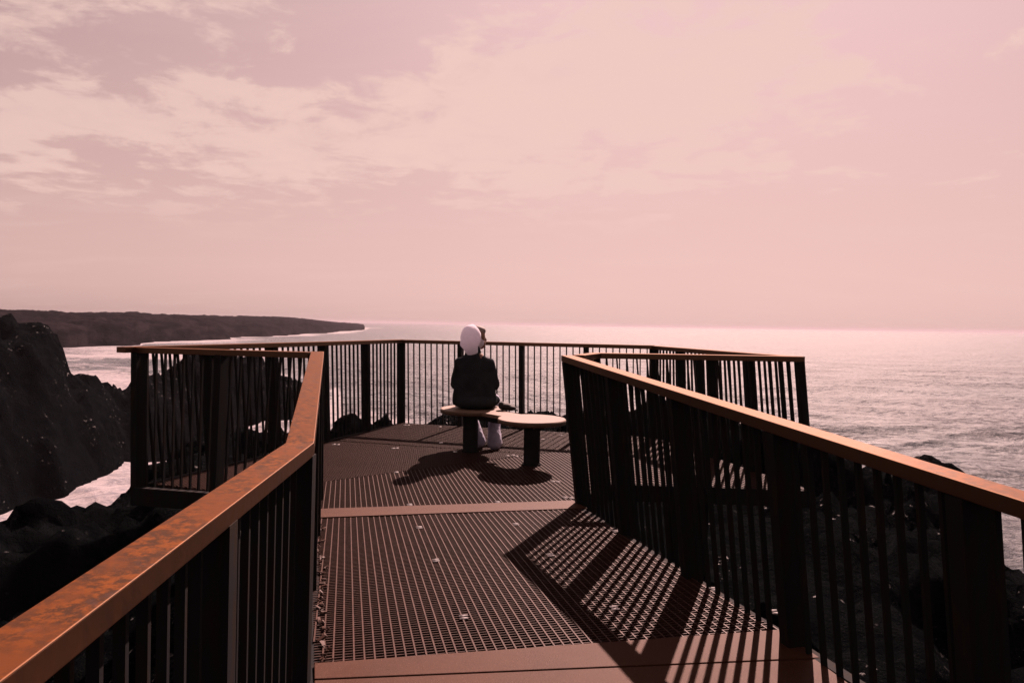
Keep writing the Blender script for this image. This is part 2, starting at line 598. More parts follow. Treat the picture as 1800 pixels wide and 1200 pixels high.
# rocky spur across the cove, on the left
SPX = np.array([-420, -200, 0, 60, 76, 88, 104, 113, 119, 128, 150, 166, 182, 204, 216, 224, 230, 236, 300, 322, 330, 400, 462, 474, 492, 512, 546, 560, 580, 600])
SPY = np.array([548, 552, 556, 558, 563, 580, 592, 612, 636, 642, 648, 650, 660, 671, 672, 666, 652, 641, 633, 622, 613, 611, 613, 640, 650, 658, 668, 700, 730, 745])
SP_AZ = np.arctan((SPX - 900) / 1240.0)
SP_D = np.interp(SPX, [-420, 0, 110, 200, 320, 460, 600], [31, 35.5, 36.5, 39, 46, 52, 56])
SP_Z = 1.34 - (SPY - (569.8 + 0.0151 * (SPX - 900))) / 1240.0 * SP_D
SP_W = np.interp(SPX, [-420, 0, 110, 200, 320, 460, 600], [9.0, 6.5, 6.4, 6.4, 6.3, 5.5, 3.5])


def spur_h(X, Y):
    az = np.arctan2(X, Y)
    D = np.hypot(X, Y)
    az = az + 0.007 * fbm(X * .7, Y * .7, 5, 61, .6)
    top, d0, wd = np.interp(az, SP_AZ, SP_Z), np.interp(az, SP_AZ, SP_D), np.interp(az, SP_AZ, SP_W)
    k = np.abs(D - d0 + 1.5 * fbm(X * .2, Y * .2, 3, 63)) / wd
    h = top - (top + 6.4) * np.clip(k, 0, 2) ** 2.2
    return np.where((az < SP_AZ[0]) | (az > SP_AZ[-1]), -20.0, h)


def spur_full(X, Y):
    h = spur_h(X, Y)
    return np.where(h > -9, h + 0.45 * lava(X * .6, Y * .6, 33, 1.0) + 0.75 * lava(X * 1.6, Y * 1.6, 53) + 0.35 * np.abs(fbm(X * 1.9, Y * 1.9, 4, 57, .65)) - 0.55, h)


xs2, ys2 = np.arange(-48, -8, 0.2), np.arange(14, 64, 0.2)
X2, Y2 = np.meshgrid(xs2, ys2)
Z2 = spur_full(X2, Y2)
spur = link("rocky_spur", grid_mesh("rocky_spur", X2, Y2, Z2, smooth=False, keep=Z2 > SEA_Z - 0.6), M['rock'])
tag(spur, "black lava spur across the foaming cove on the left", "rock spur", kind='structure')


# unseen lava rise added behind the camera to cut light from the back horizon
xb = np.arange(-330, 331, 3.0)
yb = np.concatenate([np.arange(-380, -60, 8.0), np.arange(-60, -3.9, 1.2)])
XB, YB = np.meshgrid(xb, yb)
back = np.maximum(-4.4 - YB, 0)
ZB = -1.3 + 3.6 * (1 - np.exp(-back / 13)) + np.clip(back / 12, 0, 1) * 1.1 * fbm(XB * .07, YB * .07, 5, 120)
ZB = np.minimum(ZB, 7.3)
field = link("lava_light_block", grid_mesh("lava_light_block", XB, YB, ZB, smooth=False), M['rock'])
tag(field, "unseen lava slope added behind the camera to cut light from the back horizon", "light blocker", kind='structure')


# far headland: a low lava plateau with a ragged shore
def head_h(X, Y):
    az = np.degrees(np.arctan2(X, Y))
    D = np.hypot(X, Y)
    front = np.interp(az, [-60, -40, -36.3, -31.4, -28, -27, -24.5, -20.6, -17.2, -14.8, -13, -12.1, -11.7], [120, 150, 170, 178, 190, 215, 235, 290, 350, 420, 520, 585, 640])
    front = front * (1 + 0.09 * fbm(X * .03, Y * .03, 4, 90)) + 13 * fbm(X * .08, Y * .08, 5, 91, .6)
    top = np.interp(az, [-60, -36, -30, -22, -18, -16.6, -15.2, -13.7, -12.4, -11.7], [3.4, 2.6, 2.9, 3.2, 3.6, 3.1, 1.7, -.3, -1.4, -3.2])
    k = (D - front) / (0.10 * front)
    shelf = np.clip(k / 0.35, -1, 1)
    h = np.where(k < 0, SEA_Z + k * 6, SEA_Z + 2.6 * np.clip(shelf, 0, 1) + (top - SEA_Z - 2.6) * (1 - np.exp(-np.maximum(k, 0) * 0.55)))
    h = h - 14 * np.clip((az + 11.9) / 0.5, 0, 1)
    rough = np.clip(k * 2, 0, 1)
    return h + rough * (1.5 * fbm(X * .05, Y * .05, 6, 95, .65) + 0.9 * (1 - 2 * np.abs(fbm(X * .16, Y * .16, 4, 97, .65))) - .5)


azs = np.radians(np.linspace(-50, -10.4, 420))
Ds = 110 * np.power(1100 / 110, np.linspace(0, 1, 220))
A, Dg = np.meshgrid(azs, Ds)
X3, Y3 = Dg * np.sin(A), Dg * np.cos(A)
Z3 = head_h(X3, Y3)
head = link("headland", grid_mesh("headland", X3, Y3, Z3, smooth=False, keep=Z3 > SEA_Z - 0.8), M['head'])
tag(head, "long low dark headland reaching into the sea on the left", "headland", kind='structure')

# ------------------------------------------------------------------ sea
azs = np.radians(np.linspace(-82, 82, 860))
Ds = np.concatenate([np.linspace(6, 60, 260), 60 * np.power(6500 / 60, np.linspace(0, 1, 260))[1:]])
A, Dg = np.meshgrid(azs, Ds)
X4, Y4 = Dg * np.sin(A), Dg * np.cos(A)
Z4 = np.full(X4.shape, SEA_Z)
fade = np.clip(1 - (Dg - 60) / 260, 0, 1)
wv = np.zeros(X4.shape)
for lam, amp, ang in [(17, .22, 200), (11, .14, 178), (7.3, .10, 214), (4.6, .065, 190), (3.1, .04, 168), (2.2, .028, 222)]:
    th = rad(ang)
    ph = 2 * math.pi / lam * (X4 * math.sin(th) + Y4 * math.cos(th)) + 2.6 * fbm(X4 / (lam * 2.1), Y4 / (lam * 2.1), 2, int(lam * 10))
    res_ok = np.clip((lam * 0.25) / np.maximum(np.gradient(Ds)[:, None], 1e-6) - 0.6, 0, 1)
    wv += amp * res_ok * (1 - 2 * np.abs(np.sin(ph / 2)))
Z4 = Z4 + wv * fade
# foam gathers where the water is shallow against rock
hA = np.where(Dg < 32, shore_h(X4, Y4), -99)
hB = np.where((Dg < 75) & (X4 < 0), spur_h(X4, Y4), -99)
hC = np.where((Dg > 100) & (Dg < 900) & (A < rad(-10.4)), head_h(X4, Y4), -99)
shallow = np.maximum(np.clip((np.maximum(hA, hB) + 8.6) / 2.6, 0, 1) * np.clip(1 - X4 / 5, 0.12, 1), np.clip((hC + 7.6) / 2.0, 0, 1))
cove = np.clip(1.25 - np.hypot((X4 + 14) / 13, (Y4 - 26) / 13), 0, 1) + np.clip(1.1 - np.hypot((X4 + 16) / 17, (Y4 - 47) / 10), 0, 1)
cove += np.clip(1.1 - np.hypot((X4 + 62) / 34, (Y4 - 135) / 42), 0, 1) * .9
cove += np.clip(1.0 - np.hypot((X4 + 105) / 60, (Y4 - 220) / 60), 0, 1) * .6
foam = np.clip(np.maximum(shallow, np.clip(cove, 0, 1) * 0.85), 0, 1)
surf = np.clip((hC + 22) / 15, 0, 1) ** .8 * (0.80 + 0.9 * fbm(X4 * .03, Y4 * .03, 4, 78, .6))
cv2 = np.maximum(np.clip(1.25 - np.hypot((X4 + 44) / 26, (Y4 - 78) / 34), 0, 1), np.clip(1.2 - np.hypot((X4 + 70) / 45, (Y4 - 135) / 50), 0, 1))
surf = np.maximum(surf, cv2 * (0.72 + 0.9 * fbm(X4 * .06, Y4 * .09, 4, 79, .6)))
foam = np.clip(np.maximum(foam, surf), 0, 1)
foam = np.maximum(foam, 0.10 * (fbm(X4 * .02, Y4 * .05, 3, 77) > .28))
sea = link("sea", grid_mesh("sea", X4, Y4, Z4, True, attr=("foam", foam)), M['sea'])
tag(sea, "wide glittering sea reaching to the horizon", "sea", kind='structure')

# ------------------------------------------------------------------ platform deck
U = Vector((0.982, 0.187, 0))          # along the cover plates, left to right
BK = Vector((0.232, -0.973, 0))        # back down the walkway, towards the photographer
O = Vector((-1.40, 5.00, 0))           # left end of the far cover plate, far edge
SLOPE = 0.034
deck = empty("viewing_platform", (0, 7, 0))
tag(deck, "rust coloured steel grating floor of the viewing platform and its walkway", "platform", kind='structure')


def clip_poly(poly, p, d):
    """parameters where the line p + t d enters and leaves a polygon (sorted list)"""
    ts = []
    n = len(poly)
    for i in range(n):
        a, b_ = poly[i], poly[(i + 1) % n]
        e = b_ - a
        den = d.x * e.y - d.y * e.x
        if abs(den) < 1e-9:
            continue
        r = a - p
        t = (r.x * e.y - r.y * e.x) / den
        s = (r.x * d.y - r.y * d.x) / den
        if 0 <= s < 1:
            ts.append(t)
    return sorted(ts)


def zflat(p):
    return 0.0


def zramp(p):
    t = (p - O - BK * 0.24).dot(BK)
    return max(0.0, t) * SLOPE


def grating(poly, heading, zf, sp=0.0385, cross=0.0238, parent=deck, name="grating_panel"):
    """one welded grating panel: bearing bars and thin cross rods cut to the outline"""
    poly = [Vector((p[0], p[1])) for p in poly]
    d = Vector((math.sin(heading), math.cos(heading)))
    s = Vector((d.y, -d.x))
    pan = None
    for kind, dd, ss, step, wd, dp, dz in (('bearing', d, s, sp, 0.0062, 0.020, 0.0), ('rod', s, d, cross, 0.0034, 0.006, -0.0030)):
        mb = MB()
        offs = [p.dot(ss) for p in poly]
        k0, k1 = math.ceil(min(offs) / step), math.floor(max(offs) / step)
        for k in range(k0, k1 + 1):
            p = ss * (k * step)
            ts = clip_poly(poly, p, dd)
            for t0, t1 in zip(ts[::2], ts[1::2]):
                if t1 - t0 < 0.01:
                    continue
                a, b_ = p + dd * t0, p + dd * t1
                mb.bar((a.x, a.y, zf(a.to_3d()) + dz), (b_.x, b_.y, zf(b_.to_3d()) + dz), wd, dp)
        if pan is None:
            pan = mb.build(name, M['grate'], parent)
            pan['kind'] = 'stuff'
        else:
            o = mb.build("cross_rods", M['grate'])
            o.parent = pan
            o.matrix_parent_inverse = pan.matrix_world.inverted() if False else Matrix.Translation(-Vector(parent.location)) @ Matrix.Translation(Vector(parent.location))
            o['kind'] = 'stuff'
    return pan


W = 1.90
# walkway panels between the two cover plates
r0, r1 = O + BK * 0.245, O + BK * 2.42
r1 = Vector((-0.712, 2.575, 0))
rr1 = Vector((1.135, 2.925, 0))
rr0 = r0 + U * W
grating([r0, rr0, rr1, r1], rad(-13.2), zramp)

HEAD_B = rad(52)
PL, F1, F2, PR_ = Vector((-3.02, 5.62, 0)), Vector((-1.48, 9.42, 0)), Vector((1.72, 8.50, 0)), Vector((2.50, 5.85, 0))
P2B, PRB, KB = Vector((-1.47, 5.28, 0)), Vector((0.50, 5.36, 0)), Vector((0.83, 6.00, 0))
bA, bD = Vector((-1.559, 5.859, 0)), Vector((0.75, 7.66, 0))
e1 = bA + (bA - bD).normalized() * 0.22
far_r = Vector((1.93, 7.8, 0))
bE = bA + (bD - bA).normalized() * 4.1
# front panel, bars along the walkway
grating([O + U * 0.02, O + U * 1.86, PRB, KB, Vector((1.55, 5.92, 0)), Vector((1.62, 8.34, 0)), bA + Vector((-.02, 0, 0)), P2B], rad(-13.2), zflat)
# the right-hand corner panel
grating([Vector((1.56, 5.92, 0)), PR_, F2, Vector((1.63, 8.34, 0))], rad(-13.2), zflat)
# the two back panels with diagonal bars, split by a joint parallel to the front railing
jA, jB = Vector((-1.99, 7.93, 0)), Vector((0.50, 7.225, 0))
bJ = Vector((0.24, 7.275, 0))
gap = Vector((0.008, 0.022, 0))
grating([bA + Vector((-.015, .012, 0)), bJ + Vector((-.015, .012, 0)), jA - gap, PL + Vector((.1, 0.1, 0)), P2B + Vector((-.1, .0, 0))], HEAD_B, zflat)
grating([jA + gap, bJ + gap, Vector((1.60, 8.36, 0)), F2 + Vector((-.03, -.01, 0)), F1], HEAD_B, zflat)


def plate(pts, zs, th, name="cover_plate"):
    mb = MB()
    top = [Vector((p.x, p.y, z)) for p, z in zip(pts, zs)]
    bot = [p - Vector((0, 0, th)) for p in top]
    mb.hexa(bot + top)
    return add_bevel(mb.build(name, M['plate'], deck), 0.003)


def z_at(p):
    return zramp(Vector((p.x, p.y, 0)))


q = [O + BK * 0.235, O + BK * 0.235 + U * 1.95, O + U * 1.92, O]
plate(q, [0.006, 0.006, 0.005, 0.005], 0.03)
nb = Vector((0.27, -0.963, 0))
nr = Vector((0.242, -0.970, 0))
n0, n1 = r1 + nb * 0.005, rr1 + nr * 0.005
m0, m1 = r1 + nb * 0.125, rr1 + nr * 0.26
plate([m0, m1, n1, n0], [z_at(r1) + .006] * 4, 0.03)
k0, k1 = r1 + nb * 2.2, rr1 + nr * 2.2
plate([k0, k1, m1 + nr * .006, m0 + nb * .006], [z_at(r1) + 0.004, z_at(r1) + 0.004, z_at(r1) + .004, z_at(r1) + .004], 0.03)

# edge angle round the platform and support beams with short legs
edge = MB()
ring = [P2B, PL, F1, F2, PR_, KB, PRB]
for a, b_ in zip(ring[:-1], ring[1:]):
    edge.bar((a.x, a.y, -0.006), (b_.x, b_.y, -0.006), 0.05, 0.14)
for a, b_ in ((O, r1), (O + U * W, rr1), (r1, r1 + nb * 2.2), (rr1, rr1 + nr * 2.2)):
    za, zb = z_at(a) - .008, z_at(b_) - .008
    edge.bar((a.x, a.y, za), (b_.x, b_.y, zb), 0.05, 0.15)
edge.build("edge_beam", M['steel'], deck)
for a, b_ in ((jA, PR_ + Vector((-.4, .9, 0))), (PL.lerp(F1, .45), PR_.lerp(F2, .2)), (O + BK * .1, O + BK * .1 + U * W), (r1 - nb * .9, rr1 - nb * .9)):
    mb = MB()
    mb.bar((a.x, a.y, z_at(a) - .034), (b_.x, b_.y, z_at(b_) - .034), 0.08, 0.14)
    mb.build("support_beam", M['steel'], deck)
    for t in (.12, .88):
        p = a.lerp(b_, t)
        lb = MB()
        lb.box((p.x, p.y, -0.85), 0.09, 0.09, 1.36)
        lb.build("support_leg", M['steel'], deck)

# bright saddle clips that hold the grating down
clip_mb = MB()
for off in (-0.014, 0.014):
    prof = [(math.cos(t) * 0.0050, math.sin(t) * 0.0050) for t in np.linspace(0, math.pi, 7)]
    n = len(clip_mb.v)
    for xx in (-0.019, 0.019):
        for a, b_ in prof:
            clip_mb.v.append((xx, off + a, b_))
    for i in range(6):
        clip_mb.f.append((n + i, n + i + 1, n + 8 + i, n + 7 + i))
    clip_mb.f.append(tuple(n + i for i in range(7))[::-1])
    clip_mb.f.append(tuple(n + 7 + i for i in range(7)))
clip_me = clip_mb.mesh("grating_clip", True)
clip_me.materials.append(M['clip'])
for x, y in [(-1.926, 7.668), (-1.88, 7.66), (-1.248, 7.479), (-1.21, 7.50), (-0.78, 7.882), (-1.383, 9.203), (-1.34, 9.2), (-0.914, 9.1), (-0.029, 7.155), (0.029, 7.191), (0.064, 7.132),
             (0.133, 7.107), (0.377, 8.224), (0.614, 8.55), (0.649, 7.572), (0.369, 6.011), (0.41, 6.0), (0.48, 5.44), (0.43, 5.45), (-0.576, 7.334), (-1.016, 6.283), (-0.089, 5.28), (-0.736, 5.165),
             (-0.584, 4.546), (-0.4, 3.842), (-0.192, 3.032), (0.044, 4.648), (0.237, 3.959), (0.481, 3.154), (0.684, 4.485), (1.19, 3.12), (1.004, 3.412)]:
    c = link("grating_clip", clip_me, None, deck)
    c.location = (x, y, z_at(Vector((x, y, 0))) + 0.001)
    c.rotation_euler = (0, 0, rad(12 + random.uniform(-3, 3)))

# dry weed and shell bits blown against the walkway's left edge
deb = MB()
for i in range(90):
    t = random.random()
    p = O.lerp(r1, t) + U * (0.02 + abs(random.gauss(0, .018)))
    z0 = z_at(p) + .004
    a = random.uniform(0, 6.28)
    L = random.uniform(.006, .022)
    d = Vector((math.cos(a), math.sin(a), random.uniform(-.2, .5))) * L
    n_ = Vector((-math.sin(a), math.cos(a), .3)) * L * random.uniform(.15, .5)
    b0 = Vector((p.x, p.y, z0))
    deb.hexa([b0 - d - n_, b0 + d - n_, b0 + d + n_, b0 - d + n_] + [v + Vector((0, 0, random.uniform(.002, .006))) for v in (b0 - d * .7 - n_ * .6, b0 + d * .8 - n_ * .5, b0 + d * .6 + n_, b0 - d + n_ * .7)])
do = deb.build("weed_litter", M['grate'])
tag(do, "scraps of dry weed along the left edge of the walkway", "litter", kind='stuff')

# ------------------------------------------------------------------ railings
bal_mb = MB()
bal_mb.box((0, 0, 0.5), 0.0125, 0.021, 1.0)
bal_me = bal_mb.mesh("baluster")
bal_me.materials.append(M['steel'])
post_mb = MB()
post_mb.box((0, 0, 0.5), 0.055, 0.100, 1.0)
post_me = post_mb.mesh("post")
post_me.materials.append(M['steel'])


def upright(name, me, base, top, along, parent):
    z = (top - base)
    L = z.length
    z = z / L
    x = (along - z * along.dot(z)).normalized()
    y = z.cross(x)
    mtx = Matrix((x, y, z)).transposed().to_4x4()
    mtx = Matrix.Translation(base) @ mtx @ Matrix.Diagonal((1, 1, L, 1))
    o = bpy.data.objects.new(name, me)
    COL.objects.link(o)
    o.parent = parent
    o.matrix_basis = Matrix.Translation(-Vector(parent.location)) @ mtx
    return o


def handrail_mesh(pts, wd, th):
    """flat hollow section mitred at the bends; pts are top-centre points"""
    n = len(pts)
    offs = []
    for i in range(n):
        ds = []
        if i > 0:
            ds.append((pts[i] - pts[i - 1]).to_2d().normalized())
        if i < n - 1:
            ds.append((pts[i + 1] - pts[i]).to_2d().normalized())
        nrm = Vector((0, 0))
        for d in ds:
            nrm += Vector((d.y, -d.x))
        nrm.normalize()
        d = ds[0]
        c = nrm.dot(Vector((d.y, -d.x)))
        offs.append((nrm * (wd / 2 / max(c, .35))).to_3d())
    mb = MB()
    dn = Vector((0, 0, -th))
    for p, o in zip(pts, offs):
        mb.v += [tuple(p - o), tuple(p + o), tuple(p + o + dn), tuple(p - o + dn)]
    for i in range(n - 1):
        a, b_ = 4 * i, 4 * i + 4
        for j in range(4):
            k = (j + 1) % 4
            mb.f.append((a + j, b_ + j, b_ + k, a + k))
    mb.f.append((0, 1, 2, 3))
    mb.f.append((4 * n - 1, 4 * n - 2, 4 * n - 3, 4 * n - 4))
    me = mb.mesh("handrail")
    bm = bmesh.new()
    bm.from_mesh(me)
    bmesh.ops.recalc_face_normals(bm, faces=bm.faces)
    bm.to_mesh(me)
    bm.free()
    return me


def railing(label, tops, bases, posts_at=None, spacing=0.082, bay=0.82, wd=0.095, th=0.046, end0=0.03, end1=0.03, first_post=True, last_post=True):
    tops, bases = [Vector(p) for p in tops], [Vector(p) for p in bases]
    root = empty("railing", tuple(bases[0]))
    tag(root, label, "railing", "rust coloured railings of the platform and walkway")
    ext = list(tops)
    ext[0] = tops[0] + (tops[0] - tops[1]).normalized() * end0
    ext[-1] = tops[-1] + (tops[-1] - tops[-2]).normalized() * end1
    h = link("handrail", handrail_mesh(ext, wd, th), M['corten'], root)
    add_bevel(h, 0.0025, 2)
    for i in range(len(tops) - 1):
        t0, t1, b0, b1 = tops[i], tops[i + 1], bases[i], bases[i + 1]
        L = (t1 - t0).to_2d().length
        nb_ = max(1, round(L / bay))
        along = (t1 - t0).normalized()
        pos = [k / nb_ for k in range(nb_ + 1)]
        for k, f in enumerate(pos):
            if i > 0 and k == 0:
                continue
            if (i == 0 and k == 0 and not first_post) or (i == len(tops) - 2 and k == nb_ and not last_post):
                continue
            upright("post", post_me, b0.lerp(b1, f), t0.lerp(t1, f) - Vector((0, 0, th - .004)), along, root)
        per = max(2, round(L / nb_ / spacing))
        for k in range(nb_):
            for j in range(1, per):
                f = (k + j / per) / nb_
                jit = random.uniform(-.0025, .0025)
                upright("baluster", bal_me, b0.lerp(b1, f) + along * jit, t0.lerp(t1, f) - Vector((0, 0, th - .004)), along, root)
    return root


BZ = -0.05
H = 1.11
# walkway, left: straight part beside the photographer, then a bend along the ramp
P1, P2 = Vector((-0.728, 2.43, 0.92)), Vector((-1.47, 5.33, H))
P0 = Vector((-0.53, -0.9, 0.92))
railing("long rusty railing with a bent handrail along the walkway on the left", [P0, P1, P2],
        [(-0.53, -.9, .0), (-0.742, 2.43, .02), (-1.46, 5.30, BZ)], end0=0.0, end1=0.03, bay=0.95)
# return railing from the walkway to the left corner
railing("short dark railing running left from the end of the bent handrail", [P2 + Vector((-.05, .012, -.003)), (-3.02, 5.70, H)],
        [(-1.60, 5.33, BZ), (-3.0, 5.66, BZ)], end0=0.0, end1=0.0, first_post=False)
# left side of the platform
railing("railing on the platform's left side, from its left corner to the front corner", [(-3.08, 5.63, H + .004), (-1.488, 9.461, H + .004)],
        [(-3.05, 5.76, BZ), (-1.475, 9.461, BZ)], end0=0.05, end1=0.0, first_post=False, bay=.80)
# front
railing("railing at the front of the platform behind the seated person", [(-1.47, 9.455, H + .002), (1.721, 8.532, H + .002)],
        [(-1.45, 9.455, BZ), (1.735, 8.53, BZ)], end0=0.0, end1=0.0, first_post=False, last_post=False, bay=.83)
# right side
railing("railing on the platform's right side, from the front to the right corner", [(1.721, 8.532, H - .002), (2.37, 5.93, H - .002)],
        [(1.735, 8.53, BZ), (2.49, 5.93, BZ)], end0=0.0, end1=0.0, last_post=False, bay=.75)
# return on the right
railing("dark railing from the right corner back to the walkway's right handrail", [(2.394, 5.869, H), (0.716, 5.946, H), (0.52, 5.47, H)],
        [(2.51, 5.869, BZ), (0.83, 5.95, BZ), (0.66, 5.47, BZ)], end0=0.03, end1=0.0, last_post=False, bay=.84)
# walkway, right
Q2 = Vector((0.425, 5.20, H + .003))
Q0 = Vector((1.68, 0.30, 0.845))
railing("rusty railing along the right of the walkway, its shadow on the grating", [Q2, Q0],
        [(0.555, 5.28, BZ), (1.77, 0.30, -.02)], end0=0.05, end1=0.0, bay=0.83)

# ------------------------------------------------------------------ bench
bench = empty("bench", (0.0, 7.05, 0))
tag(bench, "pale bench of two round seats joined by a narrow bridge on dark columns", "bench")
seatA, seatB = Vector((-0.40, 7.44, 0)), Vector((0.20, 6.70, 0))
for c, r, in ((seatA, 0.345), (seatB, 0.325)):
    mb = MB()
    mb.lathe([(r - .012, 0.402), (r, 0.408), (r, 0.440), (r - .006, 0.447), (r - .02, 0.449)], 64, (c.x, c.y, 0))
    o = mb.build("seat", M['seat'], bench)
    o.data.materials.append(M['seat_edge'])
    for p in o.data.polygons:
        if abs(p.normal.z) < 0.5:
            p.material_index = 1
            p.use_smooth = True
dv = (seatB - seatA).normalized()
mb = MB()
a, b_ = seatA + dv * 0.28, seatB - dv * 0.26
mb.bar((a.x, a.y, 0.445), (b_.x, b_.y, 0.445), 0.26, 0.036)
add_bevel(mb.build("bridge", M['seat'], bench), 0.004)
mb = MB()
a, b_ = seatA - dv * .1, seatB + dv * .1
mb.bar((a.x, a.y, 0.4), (b_.x, b_.y, 0.4), 0.14, 0.05)
mb.build("under_frame", M['column'], bench)
for c in (seatA + Vector((-.02, -.09, 0)), seatB + Vector((.005, .03, 0))):
    mb = MB()
    mb.lathe([(0.092, 0.0), (0.092, 0.010), (0.078, 0.012), (0.078, 0.395), (0.14, 0.398), (0.14, 0.402)], 40, (c.x, c.y, 0.002))
    mb.build("column", M['column'], bench)


# ------------------------------------------------------------------ person
def capsule(mb, p, q, r0, r1, squash=1.0, seg=16):
    """tapered closed capsule; squash flattens it front to back"""
    p, q = Vector(p), Vector(q)
    d = q - p
    L = max(d.length, 1e-5)
    z = d / L
    x = Vector((1, 0, 0)) if abs(z.x) < 0.9 else Vector((0, 0, 1))
    x = (x - z * x.dot(z)).normalized()
    y = z.cross(x)
    rings = [(-r0 * math.sin(a), r0 * math.cos(a)) for a in np.linspace(math.pi / 2 * .96, 0, 5)]
    rings += [(L + r1 * math.sin(a), r1 * math.cos(a)) for a in np.linspace(0, math.pi / 2 * .96, 5)]
    n = len(mb.v)
    for t, r in rings:
        for k in range(seg):
            a = 2 * math.pi * k / seg
            v = p + z * t + x * (r * math.cos(a)) + y * (r * math.sin(a) * squash)
            mb.v.append(tuple(v))
    for i in range(len(rings) - 1):
        for k in range(seg):
            a, b2 = n + i * seg + k, n + i * seg + (k + 1) % seg
            mb.f.append((a, b2, b2 + seg, a + seg))
    mb.f.append(tuple(n + k for k in range(seg))[::-1])
    m_ = n + (len(rings) - 1) * seg
    mb.f.append(tuple(m_ + k for k in range(seg)))


def ellipsoid(mb, c, rx, ry, rz, rot=None, seg=20, rg=12):
    n = len(mb.v)
    c = Vector(c)
    for i in range(1, rg):
        a = math.pi * i / rg
        for k in range(seg):
            b2 = 2 * math.pi * k / seg
            v = Vector((rx * math.sin(a) * math.cos(b2), ry * math.sin(a) * math.sin(b2), -rz * math.cos(a)))
            if rot:
                v = rot @ v
            mb.v.append(tuple(c + v))
    for i in range(rg - 2):
        for k in range(seg):
            a, b2 = n + i * seg + k, n + i * seg + (k + 1) % seg
            mb.f.append((a, b2, b2 + seg, a + seg))
    mb.f.append(tuple(n + k for k in range(seg))[::-1])
    m_ = n + (rg - 2) * seg
    mb.f.append(tuple(m_ + k for k in range(seg)))


def grow(mb, name, material, parent, voxel=0.009, smooth=6):
    """fuse the collected volumes into one continuous smooth surface"""
    o = mb.build(name, material, parent, True)
    r = o.modifiers.new("fuse", 'REMESH')
    r.mode = 'VOXEL'
    r.voxel_size = voxel
    r.use_smooth_shade = True
    s = o.modifiers.new("soften", 'SMOOTH')
    s.iterations = smooth
    s.factor = 0.5
    return o


PX, PY = -0.385, 7.40
person = empty("person", (PX, PY, 0.45))
tag(person, "person in black jacket, pale hood and pale trousers sitting on the bench, back turned", "person")
# body: head turned to the right, neck, trunk, arms resting forward on the thighs, legs
hd = Vector((PX + .012, PY + .075, 1.185))
yaw = Matrix.Rotation(rad(-58), 3, 'Z')
fc = yaw @ Vector((0, 1, 0))
body = MB()
ellipsoid(body, hd + Vector((0, 0, .02)), .075, .095, .105, yaw)
ellipsoid(body, hd + fc * .045 + Vector((0, 0, -.055)), .055, .055, .062, yaw)
capsule(body, hd + fc * .088 + Vector((0, 0, .02)), hd + fc * .108 + Vector((0, 0, -.018)), .010, .014)
capsule(body, hd + fc * .085 + Vector((0, 0, -.055)), hd + fc * .088 + Vector((0, 0, -.062)), .014, .014)
capsule(body, (PX - .03, PY, .96), hd + Vector((-.02, -.02, -.05)), .050, .05)
capsule(body, (PX, PY, .56), (PX - .01, PY - .01, .94), .135, .125, .75)
for s_ in (-1, 1):
    sh = Vector((PX + s_ * .14, PY, .93))
    el_ = Vector((PX + s_ * .205, PY + .06, .70))
    wr = Vector((PX + s_ * .11, PY + .34, .622))
    capsule(body, sh, el_, .042, .036)
    capsule(body, el_, wr, .036, .028)
    # hand: palm, four unequal fingers, thumb, lightly curled over the knee
    kn = wr + Vector((-s_ * .03, .075, -.012))
    capsule(body, wr, kn, .026, .030, .7)
    for j, ln in enumerate((.058, .068, .064, .050)):
        b0 = kn + Vector(((j - 1.5) * .018, .018, 0))
        m0_ = b0 + Vector((0, ln * .55, -.012))
        capsule(body, b0, m0_, .0088, .0082, seg=8)
        capsule(body, m0_, m0_ + Vector((0, ln * .3, -.03)), .0082, .0072, seg=8)
    capsule(body, wr + Vector((-s_ * .022, .03, 0)), wr + Vector((-s_ * .055, .07, -.012)), .011, .009, seg=8)
    hip = Vector((PX + s_ * .095, PY + .02, .53))
    kne = Vector((PX + (-.12 if s_ < 0 else .19), PY + .43, .50))
    ank = Vector((PX + (.035 if s_ < 0 else .215), PY + (.20 if s_ < 0 else .13), .09))
    capsule(body, hip, kne, .072, .052)
    capsule(body, kne, ank, .05, .036)
    capsule(body, ank, ank + Vector((.01, .12, -.045)), .034, .028)
grow(body, "body", M['skin'], person, .0065, 3)

jk = MB()
capsule(jk, (PX - .075, PY - .005, .565), (PX - .085, PY - .02, .93), .135, .085, .8)
capsule(jk, (PX + .075, PY - .005, .565), (PX + .06, PY - .02, .93), .135, .085, .8)
capsule(jk, (PX, PY - .03, .60), (PX - .01, PY - .045, .96), .13, .085, .8)
capsule(jk, (PX - .125, PY - .01, .93), (PX - .02, PY - .01, .995), .055, .066)
capsule(jk, (PX - .02, PY - .01, .995), (PX + .12, PY - .01, .93), .066, .055)
capsule(jk, (PX - .02, PY - .005, .97), (PX - .025, PY + .01, 1.05), .10, .085)
ellipsoid(jk, (PX + .01, PY + .02, .520), .235, .19, .095)
for s_ in (-1, 1):
    sh = Vector((PX + s_ * .150 - .004, PY - .005, .925))
    el_ = Vector((PX + s_ * .205, PY + .06, .70))
    wr = Vector((PX + s_ * .11, PY + .31, .625))
    capsule(jk, sh, el_, .062, .060)
    capsule(jk, el_, wr, .060, .044)
    capsule(jk, (PX + s_ * .19, PY - .01, .52), (PX + s_ * .165, PY - .005, .80), .045, .04)
capsule(jk, (PX + .17, PY + .05, .525), (PX + .205, PY + .20, .52), .06, .055)
jko = grow(jk, "jacket", M['jacket'], person, .010, 5)
tx = bpy.data.textures.new("cloth_folds", 'CLOUDS')
tx.noise_scale = 0.12
dm = jko.modifiers.new("folds", 'DISPLACE')
dm.texture = tx
dm.strength = 0.022
dm.mid_level = 0.5
dm.texture_coords = 'GLOBAL'

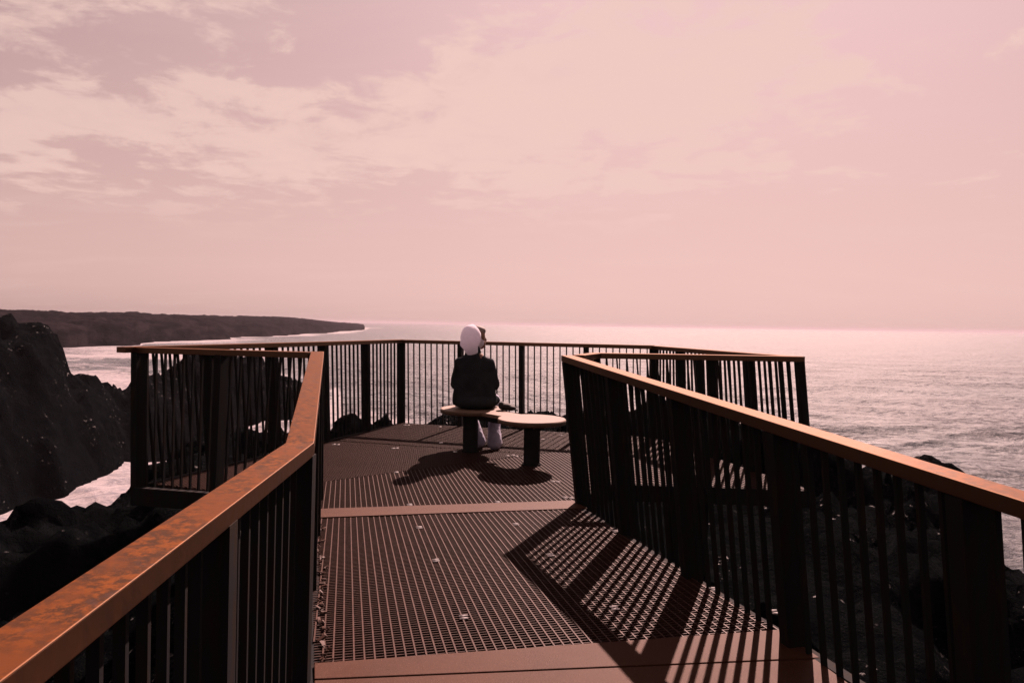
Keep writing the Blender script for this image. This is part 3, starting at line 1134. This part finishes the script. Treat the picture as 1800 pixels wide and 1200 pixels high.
hoodm = MB()
hc = Vector((PX - .045, PY + .0, 1.185))
ellipsoid(hoodm, hc + Vector((.0, .0, .012)), .112, .125, .132)
capsule(hoodm, hc + Vector((-.012, -.025, -.05)), hc + Vector((.015, -.045, -.135)), .104, .066, .85)
capsule(hoodm, hc + Vector((.02, .05, .02)), hc + Vector((.055, .07, -.04)), .088, .082)
capsule(hoodm, hc + Vector((.0, -.02, .10)), hc + Vector((.01, .02, .115)), .035, .035)
ho = grow(hoodm, "hood", M['hood'], person, .009, 5)
dm = ho.modifiers.new("folds", 'DISPLACE')
dm.texture = tx
dm.strength = 0.020
dm.mid_level = 0.5
dm.texture_coords = 'GLOBAL'

hr = MB()
ellipsoid(hr, hd + fc * .048 + Vector((0.0, 0, .080)), .058, .052, .048, yaw)
ellipsoid(hr, hd + Vector((0.01, .02, .075)), .075, .08, .065, yaw)
grow(hr, "hair", M['hair'], person, .008, 3)

tr = MB()
for s_ in (-1, 1):
    hip = Vector((PX + s_ * .095, PY + .05, .525))
    kne = Vector((PX + (-.12 if s_ < 0 else .19), PY + .43, .495))
    ank = Vector((PX + (.035 if s_ < 0 else .215), PY + (.20 if s_ < 0 else .13), .075))
    capsule(tr, hip, kne, .085, .072)
    capsule(tr, kne, kne.lerp(ank, .6), .072, .066)
    capsule(tr, kne.lerp(ank, .6), ank, .066, .078)
    capsule(tr, ank + Vector((-.01, -.012, -.01)), ank + Vector((.005, .01, -.018)), .062, .06)
tro = grow(tr, "trousers", M['trousers'], person, .009, 4)
dm = tro.modifiers.new("folds", 'DISPLACE')
dm.texture = tx
dm.strength = 0.03
dm.mid_level = 0.5
dm.texture_coords = 'GLOBAL'
for s_ in (-1, 1):
    ank = Vector((PX + (.035 if s_ < 0 else .215), PY + (.20 if s_ < 0 else .13), .045))
    sm = MB()
    capsule(sm, ank + Vector((.01, -.02, 0)), ank + Vector((.06, .16, -.005)), .040, .036, .8)
    grow(sm, "shoe", M['shoe'], person, .007, 3)

# small dark bag on the bench
bgm = MB()
ellipsoid(bgm, (0, 0, .035), .075, .06, .04)
ellipsoid(bgm, (.05, -.01, .025), .06, .05, .028)
ellipsoid(bgm, (-.04, .01, .05), .04, .045, .04)
bag = empty("bag", (-0.055, 7.30, 0.449))
tag(bag, "small crumpled dark bag on the bench, to the right of the person", "bag")
bo = grow(bgm, "pouch", M['bag'], None, .008, 2)
bo.parent = bag
sm = MB()
pts = [Vector((.05 + .07 * t, -.02 + .03 * math.sin(t * 5), .028 - .022 * t)) for t in np.linspace(0, 1, 9)]
for a, b_ in zip(pts[:-1], pts[1:]):
    capsule(sm, a, b_, .006, .006, seg=8)
so = sm.build("strap", M['bag'], None, True)
so.parent = bag


# ------------------------------------------------------------------ single boulders that stand out from the shore
def boulder(label, c, r, sq, seed):
    bm = bmesh.new()
    bmesh.ops.create_icosphere(bm, subdivisions=4, radius=1.0)
    co = np.array([v.co[:] for v in bm.verts])
    n = fbm(co[:, 0] * 1.3 + seed, co[:, 1] * 1.3 + co[:, 2] * 1.7, 5, seed, .6)
    d, i_ = worley(co[:, 0] * 1.6 + co[:, 2], co[:, 1] * 1.6 - co[:, 2] + seed, seed + 3)
    k = 1 + 0.42 * n + 0.22 * (i_ - .5) - .12 * d
    for v, s_ in zip(bm.verts, k):
        v.co = Vector((v.co.x * r * s_, v.co.y * r * s_, v.co.z * r * sq * s_))
    me = bpy.data.meshes.new("boulder")
    bm.to_mesh(me)
    bm.free()
    o = link("boulder", me, M['rock'])
    o.location = c
    return tag(o, label, "boulder", "boulders along the shore")


boulder("dark boulder standing in the sea behind the right handrail", (14.75, 24.6, -4.1), 1.25, .75, 3)
boulder("dark boulder just beyond the front railing, left of the bench", (-1.05, 11.0, -.78), .60, .7, 8)
boulder("dark boulder beyond the front railing, right of the bench", (1.15, 11.6, -.66), .55, .75, 15)
boulder("dark boulder behind the platform's front corner on the left", (-2.9, 13.2, -1.05), .70, .8, 21)
boulder("low dark boulder beyond the front railing between its middle posts", (0.25, 12.2, -.85), .5, .7, 27)

# ------------------------------------------------------------------ sea haze
hz = MB()
hz.box((0, 3100, 0.4), 14400, 7000, 14.8)
hme = hz.mesh("haze")
hm = bpy.data.materials.new("sea_haze")
hm.use_nodes = True
ht = NT(hm.node_tree)
ht.n.clear()
pv = ht.new('ShaderNodeVolumePrincipled')
pv.inputs['Color'].default_value = (0.90, 0.82, 0.92, 1)
pv.inputs['Density'].default_value = 0.0002
pv.inputs['Anisotropy'].default_value = 0.35
ho_ = ht.new('ShaderNodeOutputMaterial')
ht.l.new(pv.outputs[0], ho_.inputs['Volume'])
haze = link("haze", hme, hm)
tag(haze, "thin pale sea haze over the water", "haze", kind='stuff')
